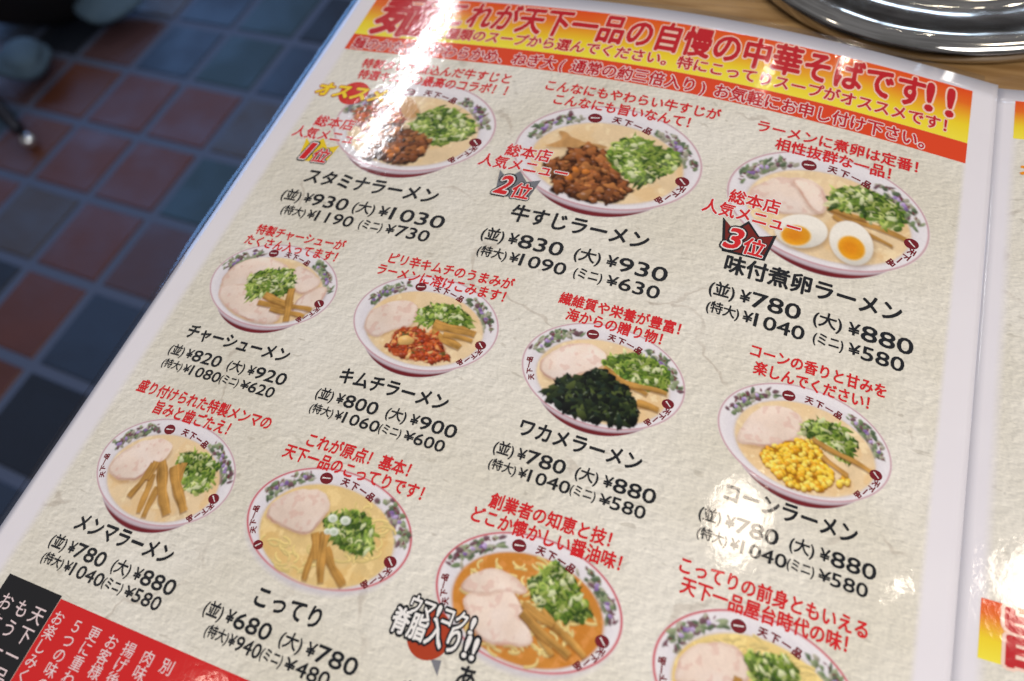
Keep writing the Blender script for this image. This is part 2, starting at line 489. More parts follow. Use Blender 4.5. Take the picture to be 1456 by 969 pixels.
    def menma(self, a, b, w):
        a, b = np.array(a, float), np.array(b, float)
        L = np.hypot(*(b - a)); ang = math.atan2(b[1] - a[1], b[0] - a[0]); mid = (a + b) / 2
        w = w * 1.15
        for dx, dy, cc, kk in ((.010, -.020, srgb(120, 74, 30), .6), (0, 0, None, 1)):
            c, s = math.cos(ang), math.sin(ang); X, Y = self.x - mid[0] - dx, self.y - mid[1] - dy
            u = X * c + Y * s; v = -X * s + Y * c
            v = v + .012 * np.sin(u * 9 + mid[0] * 7) 
            ww = w * (1 - .25 * np.clip(u / L, -.5, .5) + .10 * np.sin(u * 19 + mid[1] * 40) + (self.noise(9, 2) - .5) * .35)
            dd = np.minimum(L / 2 - np.abs(u), ww - np.abs(v)); m = np.clip(dd / .012 + .5, 0, 1)
            if cc is not None: self.put(m * kk, cc); continue
            t = np.clip(v / w, -1, 1)
            ph = self.r.rand(4) * 6.28
            st = sum(np.sin(v * kk2 + ph[i2] + u * (3 - i2) + 2.2 * self.noise(5, 2)) for i2, kk2 in enumerate((120, 190, 280, 70))) * .055
            up = 1 if abs(c) > .4 else .3
            k = .86 + .22 * t * (1 if c >= 0 else -1) * up + st + (self.noise(7, 3) - .5) * .70
            base = np.array(srgb(203, 152, 78)) * np.clip(k, .35, 1.55)[..., None]
            ed = np.clip((np.abs(t) - .72) * 3, 0, 1)[..., None] * .5
            base = base * (1 - ed) + np.array(srgb(150, 98, 42)) * ed
            self.put(m, np.clip(base, 0, 1))
    def beef(self, pts):
        self.put(self.poly(pts, .04, .10, 8), srgb(84, 46, 22))
        A = np.ptp(np.array(pts)[:, 0]) * np.ptp(np.array(pts)[:, 1]); pal = [srgb(124, 70, 34), srgb(146, 88, 46), srgb(96, 52, 26), srgb(168, 108, 58), srgb(134, 78, 42), srgb(108, 62, 32)]
        for q in self.inside(pts, int(A * 330)):
            r = .018 + self.r.rand() ** 1.6 * .062
            self.stamp(q[0] + .006, q[1] - .014, r * 1.1, r * .9, 0, srgb(48, 24, 12), 0, None, .02, .12)
            self.stamp(q[0], q[1], r, r * (.6 + .4 * self.r.rand()), self.r.rand() * 3, np.array(pal[self.r.randint(6)]) * (.75 + .5 * self.r.rand()), .62, None, .012, .20, .22 * self.r.rand() ** 2)
        p = np.array(pts).mean(0)
        for _ in range(3): self.stamp(p[0] + self.r.randn() * .12, p[1] - .05 + self.r.randn() * .08, .045, .03, self.r.rand() * 3, srgb(206, 122, 48), .5, None, .014, .1, .05)
    def corn(self, pts):
        self.put(self.poly(pts, .03, .08, 8), srgb(176, 116, 22))
        A = np.ptp(np.array(pts)[:, 0]) * np.ptp(np.array(pts)[:, 1])
        for q in self.inside(pts, max(5, int(A * 560))):
            r = .025 + self.r.rand() * .012; c = np.array([srgb(232, 178, 40), srgb(240, 196, 66), srgb(214, 152, 28), srgb(244, 210, 96)][self.r.randint(4)])
            self.stamp(q[0] + .005, q[1] - .012, r * 1.05, r, 0, srgb(150, 92, 14), 0, None, .016)
            self.stamp(q[0], q[1], r, r * (.72 + .25 * self.r.rand()), self.r.rand() * 3, c, .55, None, .010, .04, .12)
    def seaweed(self, pts):
        self.put(self.poly(pts, .03, .07, 7), srgb(26, 32, 20))
        A = np.ptp(np.array(pts)[:, 0]) * np.ptp(np.array(pts)[:, 1]); pal = [srgb(20, 28, 18), srgb(34, 44, 24), srgb(48, 60, 30), srgb(14, 18, 14), srgb(64, 74, 36), srgb(28, 40, 30)]
        for q in self.inside(pts, int(A * 420)):
            r = .03 + self.r.rand() * .06
            self.stamp(q[0], q[1], r, r * (.3 + .4 * self.r.rand()), self.r.rand() * 3, np.array(pal[self.r.choice(6, p=[.28, .22, .12, .2, .05, .13])]), 1.0, None, .010, .16, .0)
            if self.r.rand() < .22: self.stamp(q[0] - r * .2, q[1] + r * .2, r * .30, .006, self.r.rand() * 3, srgb(122, 132, 112), 0, None, .008)
    def kimchi(self, pts):
        self.put(self.poly(pts, .035, .10, 8), srgb(176, 74, 34))
        A = np.ptp(np.array(pts)[:, 0]) * np.ptp(np.array(pts)[:, 1]); pal = [srgb(168, 62, 28), srgb(190, 92, 44), srgb(128, 44, 20), srgb(210, 140, 80), srgb(96, 76, 30), srgb(152, 64, 34), srgb(220, 176, 116)]
        for q in self.inside(pts, int(A * 480)):
            r = .02 + self.r.rand() * .045
            self.stamp(q[0], q[1], r, r * (.25 + .4 * self.r.rand()), self.r.rand() * 3, np.array(pal[self.r.choice(7, p=[.24, .2, .16, .12, .1, .12, .06])]), .8, None, .010, .14, .12)
    def egg(self, cx, cy, rx, ry, rot, yx, yy, yr, yr2):
        self.put(self.ell(cx + .02, cy - .03, rx, ry, .06, rot) * .55, srgb(120, 78, 46))
        m = self.ell(cx, cy, rx, ry, .012, rot)
        k = np.clip(.93 + .22 * ((self.y - cy) / ry) - .06 * ((self.x - cx) / rx), .5, 1)[..., None]
        self.put(m, np.array(srgb(246, 240, 228)) * k)
        self.put(self.ell(yx, yy, yr * 1.07, yr2 * 1.07, .02, rot), srgb(240, 206, 110))
        y = self.ell(yx, yy, yr, yr2, .02, rot); n = self.noise(9, 3)
        self.put(y, np.clip(np.array(srgb(232, 158, 30)) * (.82 + .4 * n[..., None]), 0, 1))
        self.put(self.ell(yx - yr * .1, yy, yr * .6, yr2 * .6, .06, rot) * .6, srgb(222, 126, 14))
    def noodles(self, pts, n, col):
        for q in self.inside(pts, n):
            R = .06 + self.r.rand() * .10; a0 = self.r.rand() * 6.28; c = np.array(col) * (.85 + .25 * self.r.rand())
            arc = [(q[0] + R * math.cos(a0 + t), q[1] + R * .6 * math.sin(a0 + t)) for t in np.linspace(0, 1.5, 7)]
            self.stroke([(x + .003, y - .010) for x, y in arc], .010, np.array(col) * .62); self.stroke(arc, .009, c)

def paint_bowl(F, B, seed):
    P = Paint(seed); ry = B[3] / B[2]
    red = F.get('red', True)
    body = P.ell(0.01, -.092, .82, ry * 1.015, .014)
    P.c[:] = srgb(226, 220, 224)
    if red:
        k = np.clip(.75 + .3 * (P.x * .3) + (P.noise(4, 2) - .5) * .3, .3, 1.3)[..., None]
        P.put(body, np.clip(np.array(srgb(132, 38, 46)) * k, 0, 1))
        P.put(P.ell(0, -.040, .94, ry * 1.0, .02), srgb(200, 184, 192))
    else:
        P.put(P.ell(0, -.06, .97, ry, .03), srgb(206, 200, 210))
    rim = P.ell(0, 0, 1.0, ry, .010)
    P.put(rim, srgb(236, 231, 234))
    w_ = .980 if red else .970
    ring = P.ell(0, 0, .997, ry * .997, .010) - P.ell(0, 0, w_, ry * (w_ - .006), .010)
    P.put(np.clip(ring, 0, 1) * (.75 if red else .9), srgb(178, 74, 96) if red else srgb(200, 40, 60))
    P.put(P.ell(0, -.035, .90, .60, .05) * .5, srgb(222, 216, 222))      # inner slope of the porcelain
    # printed sprays on the rim: leaves, violet flowers, dark red buds
    for a0, a1 in ((118, 172), (8, 60)):
        for _ in range(74):
            t = math.radians(a0 + (a1 - a0) * P.r.rand()); k = .79 + P.r.rand() ** 1.5 * .17
            x, y = k * math.cos(t), -.02 + k * .66 * math.sin(t)
            mid = abs((math.degrees(t) - (a0 + a1) / 2) / (a1 - a0) * 2)
            if P.r.rand() < mid * .55: continue
            c = [srgb(118, 136, 98), srgb(146, 156, 122), srgb(90, 106, 80), srgb(166, 162, 144), srgb(116, 84, 92)][P.r.randint(5)]
            P.stamp(x, y, .026 + P.r.rand() * .026, .014 + P.r.rand() * .016, t + 1.57 + P.r.randn() * .7, c, .5, None, .010, .1)
        for _ in range(5):
            t = math.radians(a0 + (a1 - a0) * (.5 + P.r.randn() * .16)); k = .86
            P.stamp(k * math.cos(t) + P.r.randn() * .015, k * .66 * math.sin(t) - .02, .026, .020, P.r.rand() * 3, [srgb(158, 132, 184), srgb(186, 164, 206), srgb(134, 104, 160)][P.r.randint(3)], .5, None, .010, .12)
        for _ in range(8):
            t = math.radians(a0 + (a1 - a0) * P.r.rand()); k = .90
            P.stamp(k * math.cos(t), k * .66 * math.sin(t), .020, .008, P.r.rand() * 3, srgb(116, 44, 60), 0, None, .008)
    # soup
    sx, sy, srx, sry = F.get('soupc', (.02, -.085, .80, .535))
    sm = P.ell(sx, sy, srx, sry, .02); n = P.noise(6, 4)
    base = np.array(F.get('soup', srgb(230, 203, 162)))
    P.put(P.ell(sx, sy, srx + .018, sry + .016, .03) * .6, srgb(206, 190, 176))
    P.put(sm, np.clip(base * (.90 + .30 * n[..., None]), 0, 1))
    oil = np.clip((P.noise(4, 3) - .48) * 4, 0, .6) * sm
    P.put(oil, np.clip(base * np.array([1.04, .92, .72]), 0, 1))
    P.put(sm * np.clip((P.y - .12) * 2.2, 0, .45), np.clip(base * 1.14, 0, 1))
    gl = np.clip((P.noise(10, 3) - .63) * 6, 0, .55) * sm
    P.put(gl, np.clip(base * 1.3 + .05, 0, 1))
    if F.get('noodle'):
        P.noodles(F['noodle'], F.get('nn', 60), srgb(240, 214, 140))
    for L in F['layers']:
        k = L[0]
        if k == 'chip':
            m = P.poly(L[1], .015, .05, 6); st = np.sin((P.x + P.y * .4) * 60 + P.noise(5, 2) * 8) * .05
            P.put(P.poly([(x + .01, y - .03) for x, y in L[1]], .05) * .5, srgb(130, 84, 40))
            P.put(m, np.clip(np.array(srgb(208, 158, 100)) * (.9 + st[..., None] + (P.noise(6, 3)[..., None] - .5) * .5), 0, 1))
        elif k == 'chunk': P.stamp(*L[1])
        elif k == 'egg': P.egg(*L[1:])
        elif k == 'menma': P.menma(*L[1:])
        elif k == 'scallion': P.scallion(L[1], *L[2:])
        else: getattr(P, k)(L[1])
    for x, y, r in F.get('white_rings', []):
        P.stamp(x, y, r, r * .8, 0, srgb(226, 232, 218), .25, None, .010); P.stamp(x, y, r * .55, r * .42, 0, srgb(196, 208, 184), .2, None, .010)
    # soft fine grain of the printed photograph
    for ax in (0, 1):
        P.c = (np.roll(P.c, 1, ax) + 2 * P.c + np.roll(P.c, -1, ax)) / 4
        P.c = (np.roll(P.c, 2, ax) + 2 * P.c + np.roll(P.c, -2, ax)) / 4
    P.c *= (1 + (P.noise(60, 2)[..., None] - .5) * .10)
    cover = np.maximum(P.ell(0, 0, 1.0, ry, .012), P.ell(0.01, -.092, .82, ry * 1.015, .016) if red else P.ell(0, -.05, .97, ry * 1.0, .07) * .8)
    def down(a): return a.reshape(NY, SSA, NX, SSA, -1).mean((1, 3))
    return np.clip(down(P.c), 0.003, .95), np.clip(down(cover)[..., 0], 0, 1)

def picture(name, B, F, seed, parent, lift):
    col, cov = paint_bowl(F, B, seed)
    xs = X0 + (np.arange(NX) + .5) / NX * (X1 - X0); ys = Y1 - (np.arange(NY) + .5) / NY * (Y1 - Y0)
    s = B[0] + xs * B[2]; v = B[1] + ys * B[2]
    SV = np.stack(np.meshgrid(s, v), -1).reshape(-1, 2)
    i = np.arange(NY - 1)[:, None] * NX + np.arange(NX - 1)[None, :]
    q = np.stack([i, i + NX, i + NX + 1, i + 1], -1).reshape(-1, 4)
    keep = cov.reshape(-1)[q].max(1) > 0.002
    q = q[keep]; used = np.unique(q); remap = np.full(NX * NY, -1); remap[used] = np.arange(len(used)); q = remap[q]
    SV = SV[used]; co = page_xyz(SV[:, 0], SV[:, 1], lift)
    me = bpy.data.meshes.new(name)
    me.vertices.add(len(co)); me.vertices.foreach_set('co', co.astype(np.float32).ravel())
    me.loops.add(q.size); me.loops.foreach_set('vertex_index', q.ravel().astype(np.int32))
    me.polygons.add(len(q)); me.polygons.foreach_set('loop_start', np.arange(0, q.size, 4, dtype=np.int32))
    me.update(calc_edges=True)
    smooth(me)
    ca = me.color_attributes.new('ink', 'FLOAT_COLOR', 'POINT')
    rgba = np.ones((len(used), 4), np.float32); rgba[:, :3] = col.reshape(-1, 3)[used]
    ca.data.foreach_set('color', rgba.ravel())
    fa = me.attributes.new('cover', 'FLOAT', 'POINT'); fa.data.foreach_set('value', cov.reshape(-1)[used].astype(np.float32))
    uvl = me.uv_layers.new(name='page'); uvl.data.foreach_set('uv', SV[q.ravel()].astype(np.float32).ravel())
    return link(name, me, M_PIC, parent)

# ------------------------------------------------------------------ what each printed bowl holds (bowl-local outlines)
FOOD = {
    'stamina': { 'layers': [
        ('kimchi', [(-0.85, 0.09), (-0.56, 0.31), (-0.27, 0.22), (-0.10, 0.01), (-0.27, -0.08), (-0.41, -0.24), (-0.64, -0.15)]),
        ('chip', [(-0.29, 0.31), (-0.25, 0.46), (0.01, 0.23), (0.01, 0.13), (-0.15, 0.07)]),
        ('scallion', [(-0.06, -0.02), (0.04, 0.17), (0.23, 0.33), (0.52, 0.25), (0.73, 0.12), (0.75, -0.07), (0.54, -0.17), (0.41, -0.26), (0.16, -0.11)]),
        ('beef', [(-0.39, -0.27), (-0.28, -0.05), (-0.07, -0.05), (0.18, -0.14), (0.31, -0.21), (0.33, -0.36), (0.27, -0.53), (0.11, -0.61), (-0.14, -0.57), (-0.39, -0.56), (-0.38, -0.40)])]},
    'gyusuji': { 'layers': [
        ('chip', [(-0.62, 0.23), (-0.50, 0.24), (-0.42, 0.15), (-0.02, 0.13), (-0.03, 0.07), (-0.25, 0.05), (-0.63, -0.02), (-0.69, -0.01), (-0.48, 0.10)]),
        ('beef', [(-0.42, -0.01), (-0.21, 0.08), (-0.01, 0.02), (0.16, -0.14), (0.27, -0.30), (0.36, -0.38), (0.28, -0.56), (0.10, -0.61), (-0.13, -0.61), (-0.32, -0.56), (-0.43, -0.56), (-0.43, -0.39), (-0.55, -0.25), (-0.45, -0.16)]),
        ('scallion', [(0.01, 0.03), (0.06, 0.22), (0.23, 0.35), (0.46, 0.26), (0.67, 0.23), (0.78, 0.11), (0.69, -0.05), (0.56, -0.12), (0.52, -0.27), (0.35, -0.28), (0.23, -0.18), (0.11, -0.12)])]},
    'ajitama': { 'layers': [
        ('pork', [(-0.80, -0.07), (-0.64, 0.16), (-0.44, 0.27), (-0.25, 0.32), (-0.10, 0.26), (-0.02, 0.10), (-0.04, -0.12), (-0.20, -0.15), (-0.43, -0.23), (-0.65, -0.20)]),
        ('pork', [(-0.43, 0.25), (-0.22, 0.33), (-0.06, 0.20), (-0.01, 0.03), (-0.04, -0.12), (-0.18, -0.07), (-0.30, 0.11)]),
        ('menma', (-0.00, -0.00), (0.79, -0.10), 0.028),
        ('menma', (0.06, -0.07), (0.66, -0.24), 0.020),
        ('menma', (-0.01, 0.02), (0.38, -0.00), 0.024),
        ('scallion', [(-0.02, 0.10), (0.04, 0.27), (0.21, 0.39), (0.44, 0.35), (0.67, 0.29), (0.77, 0.12), (0.68, -0.03), (0.48, 0.00), (0.26, 0.06), (0.02, 0.04)]),
        ('egg', -0.20, -0.36, 0.26, 0.20, 0.5, -0.24, -0.43, 0.14, 0.115),
        ('egg', 0.28, -0.33, 0.21, 0.26, 0.25, 0.29, -0.39, 0.125, 0.135)]},
    'chashu': { 'layers': [
        ('pork', [(-0.78, -0.21), (-0.83, 0.02), (-0.74, 0.21), (-0.50, 0.38), (-0.10, 0.40), (0.15, 0.31), (-0.02, 0.03), (-0.34, -0.11), (-0.64, -0.28)]),
        ('pork', [(0.17, 0.39), (0.45, 0.35), (0.71, 0.23), (0.64, 0.00), (0.42, -0.07), (0.24, 0.09)]),
        ('pork', [(-0.78, -0.25), (-0.61, -0.11), (-0.35, -0.09), (-0.08, -0.22), (0.31, -0.32), (0.43, -0.52), (0.17, -0.63), (-0.25, -0.59), (-0.65, -0.42)]),
        ('pork', [(0.51, -0.05), (0.81, 0.19), (0.87, -0.02), (0.77, -0.24), (0.62, -0.41), (0.47, -0.32)]),
        ('scallion', [(-0.43, 0.04), (-0.25, 0.19), (0.15, 0.31), (0.27, 0.17), (0.32, -0.06), (0.21, -0.15), (-0.08, -0.22), (-0.25, -0.31)]),
        ('menma', (-0.06, -0.33), (0.77, -0.24), 0.033),
        ('menma', (0.17, -0.36), (0.72, -0.37), 0.031),
        ('menma', (-0.03, -0.19), (0.46, -0.25), 0.043),
        ('menma', (0.33, 0.01), (0.49, -0.50), 0.043)]},
    'kimchi': { 'layers': [
        ('pork', [(-0.80, -0.18), (-0.76, 0.04), (-0.46, 0.24), (-0.21, 0.25), (-0.12, 0.06), (-0.14, -0.11), (-0.35, -0.20), (-0.41, -0.28), (-0.55, -0.39), (-0.74, -0.33)]),
        ('scallion', [(-0.12, -0.00), (-0.14, 0.17), (0.06, 0.29), (0.30, 0.32), (0.52, 0.24), (0.66, 0.11), (0.41, 0.04), (0.11, 0.03), (0.03, -0.07)]),
        ('menma', (0.13, 0.01), (0.71, -0.01), 0.051),
        ('menma', (0.14, -0.10), (0.59, -0.24), 0.046),
        ('menma', (0.31, -0.09), (0.71, -0.11), 0.029),
        ('kimchi', [(-0.33, -0.46), (-0.31, -0.22), (-0.20, -0.13), (-0.01, -0.11), (0.22, -0.15), (0.40, -0.29), (0.54, -0.42), (0.35, -0.53), (0.06, -0.55), (-0.22, -0.56)]),
        ('chunk', (-0.13, -0.32, 0.10, 0.075, 0.3, srgb(226, 180, 108), 0.6, None, 0.015, 0.08, 0.15))]},
    'wakame': { 'layers': [
        ('pork', [(-0.78, -0.11), (-0.72, 0.09), (-0.55, 0.25), (-0.29, 0.37), (-0.01, 0.31), (-0.01, 0.09), (-0.20, -0.04), (-0.34, -0.19), (-0.60, -0.27)]),
        ('scallion', [(-0.02, 0.13), (0.05, 0.31), (0.28, 0.41), (0.54, 0.38), (0.76, 0.24), (0.78, 0.04), (0.55, -0.04), (0.32, 0.02), (0.11, 0.10)]),
        ('menma', (-0.01, 0.08), (0.57, -0.10), 0.030),
        ('menma', (0.30, -0.02), (0.79, -0.01), 0.029),
        ('menma', (0.48, -0.23), (0.75, -0.25), 0.039),
        ('seaweed', [(-0.59, -0.41), (-0.48, -0.25), (-0.22, -0.08), (0.00, 0.04), (0.22, -0.05), (0.44, -0.18), (0.58, -0.41), (0.48, -0.54), (0.25, -0.60), (-0.08, -0.61), (-0.41, -0.56)])]},
    'corn': { 'layers': [
        ('pork', [(-0.77, -0.27), (-0.67, 0.09), (-0.42, 0.33), (-0.13, 0.34), (-0.04, 0.18), (-0.06, -0.05), (-0.32, -0.20), (-0.59, -0.29)]),
        ('scallion', [(-0.05, 0.06), (-0.05, 0.21), (0.16, 0.32), (0.42, 0.31), (0.56, 0.19), (0.55, -0.08), (0.38, -0.09), (0.21, 0.02)]),
        ('corn', [(-0.46, -0.33), (-0.35, -0.21), (-0.10, -0.03), (0.11, 0.05), (0.23, -0.11), (0.38, -0.30), (0.35, -0.48), (0.12, -0.58), (-0.10, -0.58), (-0.30, -0.48)]),
        ('corn', [(0.42, -0.32), (0.53, -0.26), (0.58, -0.34), (0.46, -0.40)]),
        ('menma', (0.09, 0.05), (0.81, -0.12), 0.026),
        ('menma', (0.23, -0.11), (0.53, -0.26), 0.026)]},
    'menma': { 'layers': [
        ('pork', [(-0.80, -0.18), (-0.74, 0.05), (-0.53, 0.27), (-0.27, 0.38), (-0.06, 0.31), (-0.06, 0.14), (-0.20, -0.01), (-0.27, -0.20), (-0.45, -0.29), (-0.66, -0.28)]),
        ('scallion', [(0.07, 0.18), (0.15, 0.30), (0.37, 0.33), (0.64, 0.24), (0.72, 0.03), (0.63, -0.13), (0.45, -0.15), (0.28, -0.00)]),
        ('menma', (-0.19, 0.03), (-0.26, -0.43), 0.037),
        ('menma', (0.02, -0.21), (0.09, -0.59), 0.036),
        ('menma', (0.20, 0.16), (0.27, -0.11), 0.037),
        ('menma', (-0.14, -0.09), (-0.01, -0.56), 0.034),
        ('menma', (0.08, 0.08), (0.54, -0.39), 0.054),
        ('menma', (-0.13, 0.08), (0.35, -0.48), 0.056),
        ('menma', (-0.19, 0.07), (-0.17, -0.17), 0.037)]},
    'kotteri': { 'red': False, 'soup': srgb(224, 194, 134), 'noodle': [(-0.6, -0.35), (-0.2, -0.2), (0.5, -0.3), (0.7, 0.1), (0.3, 0.4), (0.1, -0.55), (-0.3, -0.55)], 'nn': 80, 'white_rings': [(0.02, 0.10, 0.055), (0.17, 0.12, 0.06), (0.10, -0.03, 0.055), (0.03, -0.05, 0.04)], 'layers': [
        ('pork', [(-0.77, -0.10), (-0.73, 0.11), (-0.47, 0.32), (-0.21, 0.35), (-0.06, 0.24), (-0.08, 0.05), (-0.16, -0.17), (-0.41, -0.16), (-0.69, -0.15)]),
        ('scallion', [(-0.08, 0.05), (0.02, 0.17), (0.24, 0.26), (0.47, 0.19), (0.58, 0.05), (0.59, -0.12), (0.35, -0.17), (0.14, -0.12)]),
        ('menma', (-0.07, -0.10), (0.03, -0.59), 0.032),
        ('menma', (0.09, -0.22), (0.45, -0.51), 0.039),
        ('menma', (-0.11, -0.11), (0.06, -0.35), 0.032),
        ('menma', (-0.01, -0.06), (0.21, -0.56), 0.039)]},
    'assari': { 'red': False, 'soup': srgb(200, 132, 54), 'noodle': [(-0.66, 0.0), (-0.45, 0.34), (0.1, 0.43), (0.45, 0.35), (0.72, 0.0), (0.6, -0.3), (0.2, -0.52), (-0.2, -0.55), (-0.55, -0.35)], 'nn': 130, 'layers': [
        ('pork', [(-0.73, -0.13), (-0.67, 0.04), (-0.49, 0.18), (-0.22, 0.19), (0.02, 0.06), (-0.28, -0.01), (-0.51, -0.13)]),
        ('pork', [(-0.67, -0.19), (-0.44, -0.08), (-0.18, 0.02), (-0.07, -0.03), (0.06, -0.22), (0.22, -0.38), (-0.02, -0.49), (-0.30, -0.55), (-0.52, -0.38)]),
        ('scallion', [(-0.04, 0.17), (0.05, 0.31), (0.14, 0.45), (0.34, 0.39), (0.53, 0.20), (0.67, 0.08), (0.56, -0.04), (0.35, -0.07), (0.06, 0.01)]),
        ('menma', (0.17, -0.05), (0.71, -0.33), 0.033),
        ('menma', (0.07, -0.13), (0.40, -0.42), 0.031),
        ('menma', (-0.04, -0.06), (0.33, -0.14), 0.036),
        ('menma', (-0.02, -0.14), (0.56, -0.38), 0.039)]},
    'yatai': { 'red': False, 'soup': srgb(228, 202, 132), 'noodle': [(-0.6, 0.2), (-0.2, 0.42), (0.4, 0.38), (0.6, 0.1)], 'nn': 60, 'layers': [
        ('pork', [(-0.77, -0.06), (-0.71, 0.11), (-0.57, 0.24), (-0.33, 0.31), (-0.19, 0.26), (-0.09, 0.15), (-0.08, -0.03), (-0.71, -0.25)]),
        ('scallion', [(-0.14, 0.25), (-0.03, 0.32), (0.10, 0.33), (0.27, 0.36), (0.36, 0.30), (0.40, 0.15), (-0.01, 0.00), (-0.09, 0.15)]),
        ('menma', (-0.18, 0.04), (-0.19, -0.22), 0.032)]},
}
BOWLS = {   # centre s, v; half width, half height of the rim (page units)
    'stamina': (.203, -.1495, .137, .0965), 'gyusuji': (.515, -.1495, .138, .0975), 'ajitama': (.827, -.1495, .137, .0965),
    'chashu': (.129, -.4785, .101, .069), 'kimchi': (.369, -.4815, .101, .0705), 'wakame': (.610, -.4885, .101, .0690), 'corn': (.853, -.4925, .1005, .068),
    'menma': (.134, -.763, .100, .067), 'kotteri': (.369, -.7635, .104, .067), 'assari': (.611, -.7655, .102, .0675), 'yatai': (.851, -.7685, .104, .070)}

# ------------------------------------------------------------------ setting: floor, table
FZ = -2.6 * U
TZ = -0.100 * U
rnd = random.Random(7)

def box(bm, c, d, rot=0.0, bev=0.0):
    r = bmesh.ops.create_cube(bm, size=1.0); vs = r['verts']
    bmesh.ops.scale(bm, vec=d, verts=vs)
    if rot: bmesh.ops.rotate(bm, cent=(0, 0, 0), matrix=Matrix.Rotation(rot, 3, 'Z'), verts=vs)
    bmesh.ops.translate(bm, vec=c, verts=vs)
    if bev:
        es = list({e for v in vs for e in v.link_edges})
        bmesh.ops.bevel(bm, geom=es, offset=bev, segments=2, affect='EDGES')
def finish(name, bm, mat, parent=None, sm=False):
    me = bpy.data.meshes.new(name); bm.to_mesh(me); bm.free()
    if sm: smooth(me)
    return link(name, me, mat, parent)

m_grout, N, b = material('floor_grout')
b.inputs['Base Color'].default_value = col4(srgb(84, 96, 122)); b.inputs['Roughness'].default_value = 0.7
m_tile, N, b = material('floor_tile')
at = N.new('ShaderNodeAttribute'); at.attribute_name = 'tile_color'
pos = N.new('ShaderNodeNewGeometry').outputs['Position']
n1 = N.noise(pos, 9, 4.0); n2 = N.noise(pos, 60, 2.0)
tone = N.math('ADD', 0.62, N.math('ADD', N.math('MULTIPLY', n1, 0.62), N.math('MULTIPLY', n2, 0.16)))
cx = N.new('ShaderNodeCombineXYZ')
for i in range(3): N.l.new(tone, cx.inputs[i])
N.l.new(N.mix(1.0, at.outputs['Color'], cx.outputs[0], 'MULTIPLY'), b.inputs['Base Color'])
N.l.new(N.step(n1, 0.3, 0.7, 0.44, 0.62), b.inputs['Roughness'])
bp = N.new('ShaderNodeBump'); bp.inputs['Distance'].default_value = 0.004; bp.inputs['Strength'].default_value = 0.5
N.l.new(N.noise(pos, 14, 2.0), bp.inputs['Height']); N.l.new(bp.outputs[0], b.inputs['Normal'])

T = 0.593 * U; ANG = -math.radians(3.7)
O = Vector((-4.850 * U, 1.855 * U))
ei = Vector((math.cos(ANG), math.sin(ANG))); ej = Vector((-ei.y, ei.x))
RED, BRN, PUR, BLU, TEA, DRK, GRY = (srgb(96, 52, 42), srgb(94, 52, 36), srgb(82, 58, 62), srgb(44, 58, 80), srgb(42, 64, 74), srgb(26, 34, 48), srgb(74, 66, 66))  # tile tones vary from red-brown to blue-grey
LAY = {(0, 1): PUR, (1, 1): BLU, (2, 1): TEA, (0, 0): BRN, (1, 0): RED, (2, 0): RED, (3, 0): GRY, (1, -1): RED, (2, -1): RED, (3, -1): TEA, (0, -1): BRN,
       (1, -2): GRY, (2, -2): RED, (3, -2): PUR, (2, -3): RED, (3, -3): BLU, (1, -3): DRK, (2, -4): RED, (3, -4): DRK, (4, -4): DRK, (0, 2): GRY, (1, 2): BLU, (2, 2): TEA, (3, 1): BLU,
       (3, 2): DRK, (-1, 1): DRK, (-1, 2): DRK, (3, -5): BLU, (4, -3): BLU, (4, -5): DRK, (2, -5): PUR}
fl = bpy.data.meshes.new('floor'); co = []; fc = []; cc = []
g = 0.0095
for i in range(-12, 34):
    for j in range(-26, 14):
        p = O + ei * (i * T) + ej * (j * T)
        c = LAY.get((i, j)) or [RED, RED, BRN, PUR, BLU, TEA, GRY][rnd.randrange(7)]
        k = len(co); z = FZ + rnd.uniform(-.0006, .0006)
        a, bq = T / 2 * 0 + g, T - g
        top = [p + ei * a + ej * a, p + ei * bq + ej * a, p + ei * bq + ej * bq, p + ei * a + ej * bq]
        ctr = p + ei * T / 2 + ej * T / 2
        co += [(q.x, q.y, z - .003) for q in top]
        co += [(ctr.x + (q.x - ctr.x) * .965, ctr.y + (q.y - ctr.y) * .965, z) for q in top]
        fc.append((k + 4, k + 5, k + 6, k + 7)); fc += [(k + n, k + (n + 1) % 4, k + 4 + (n + 1) % 4, k + 4 + n) for n in range(4)]
        cc += [c] * 8
fl.from_pydata(co, [], fc); fl.update()
ca = fl.color_attributes.new('tile_color', 'FLOAT_COLOR', 'POINT'); ca.data.foreach_set('color', np.array([col4(c) for c in cc], np.float32).ravel())
tag(link('floor', fl, m_tile), kind='structure')
bm = bmesh.new(); box(bm, (0.5, 0.0, FZ - 0.012), (14, 14, 0.018)); tag(finish('floor_bed', bm, m_grout), kind='structure')

# wooden table top on legs
m_wood, N, b = material('table_wood')
tc = N.new('ShaderNodeTexCoord').outputs['Object']
gr = N.noise(N.scale(tc, (3.0, 42.0, 30.0)), 3.0, 5.0, 0.6, 0.8)
fine = N.noise(N.scale(tc, (6.0, 190.0, 90.0)), 3.0, 3.0)
c = N.mix(N.step(gr, 0.32, 0.68), srgb(134, 100, 58), srgb(178, 142, 94))
c = N.mix(N.math('MULTIPLY', N.step(fine, 0.5, 0.72), 0.45), c, srgb(112, 80, 44))
N.l.new(c, b.inputs['Base Color']); b.inputs['Roughness'].default_value = 0.42
bp = N.new('ShaderNodeBump'); bp.inputs['Distance'].default_value = 0.0006; bp.inputs['Strength'].default_value = 0.4
N.l.new(fine, bp.inputs['Height']); N.l.new(bp.outputs[0], b.inputs['Normal'])
table = tag(empty('table', (0.47, 0.05, FZ)), 'wooden table with grained brown top under the open menu and the steel dish', 'table')
def child(name, bm, mat, par, sm=False):
    o = finish(name, bm, mat, par, sm); o.matrix_parent_inverse = Matrix.Translation(-par.location); return o
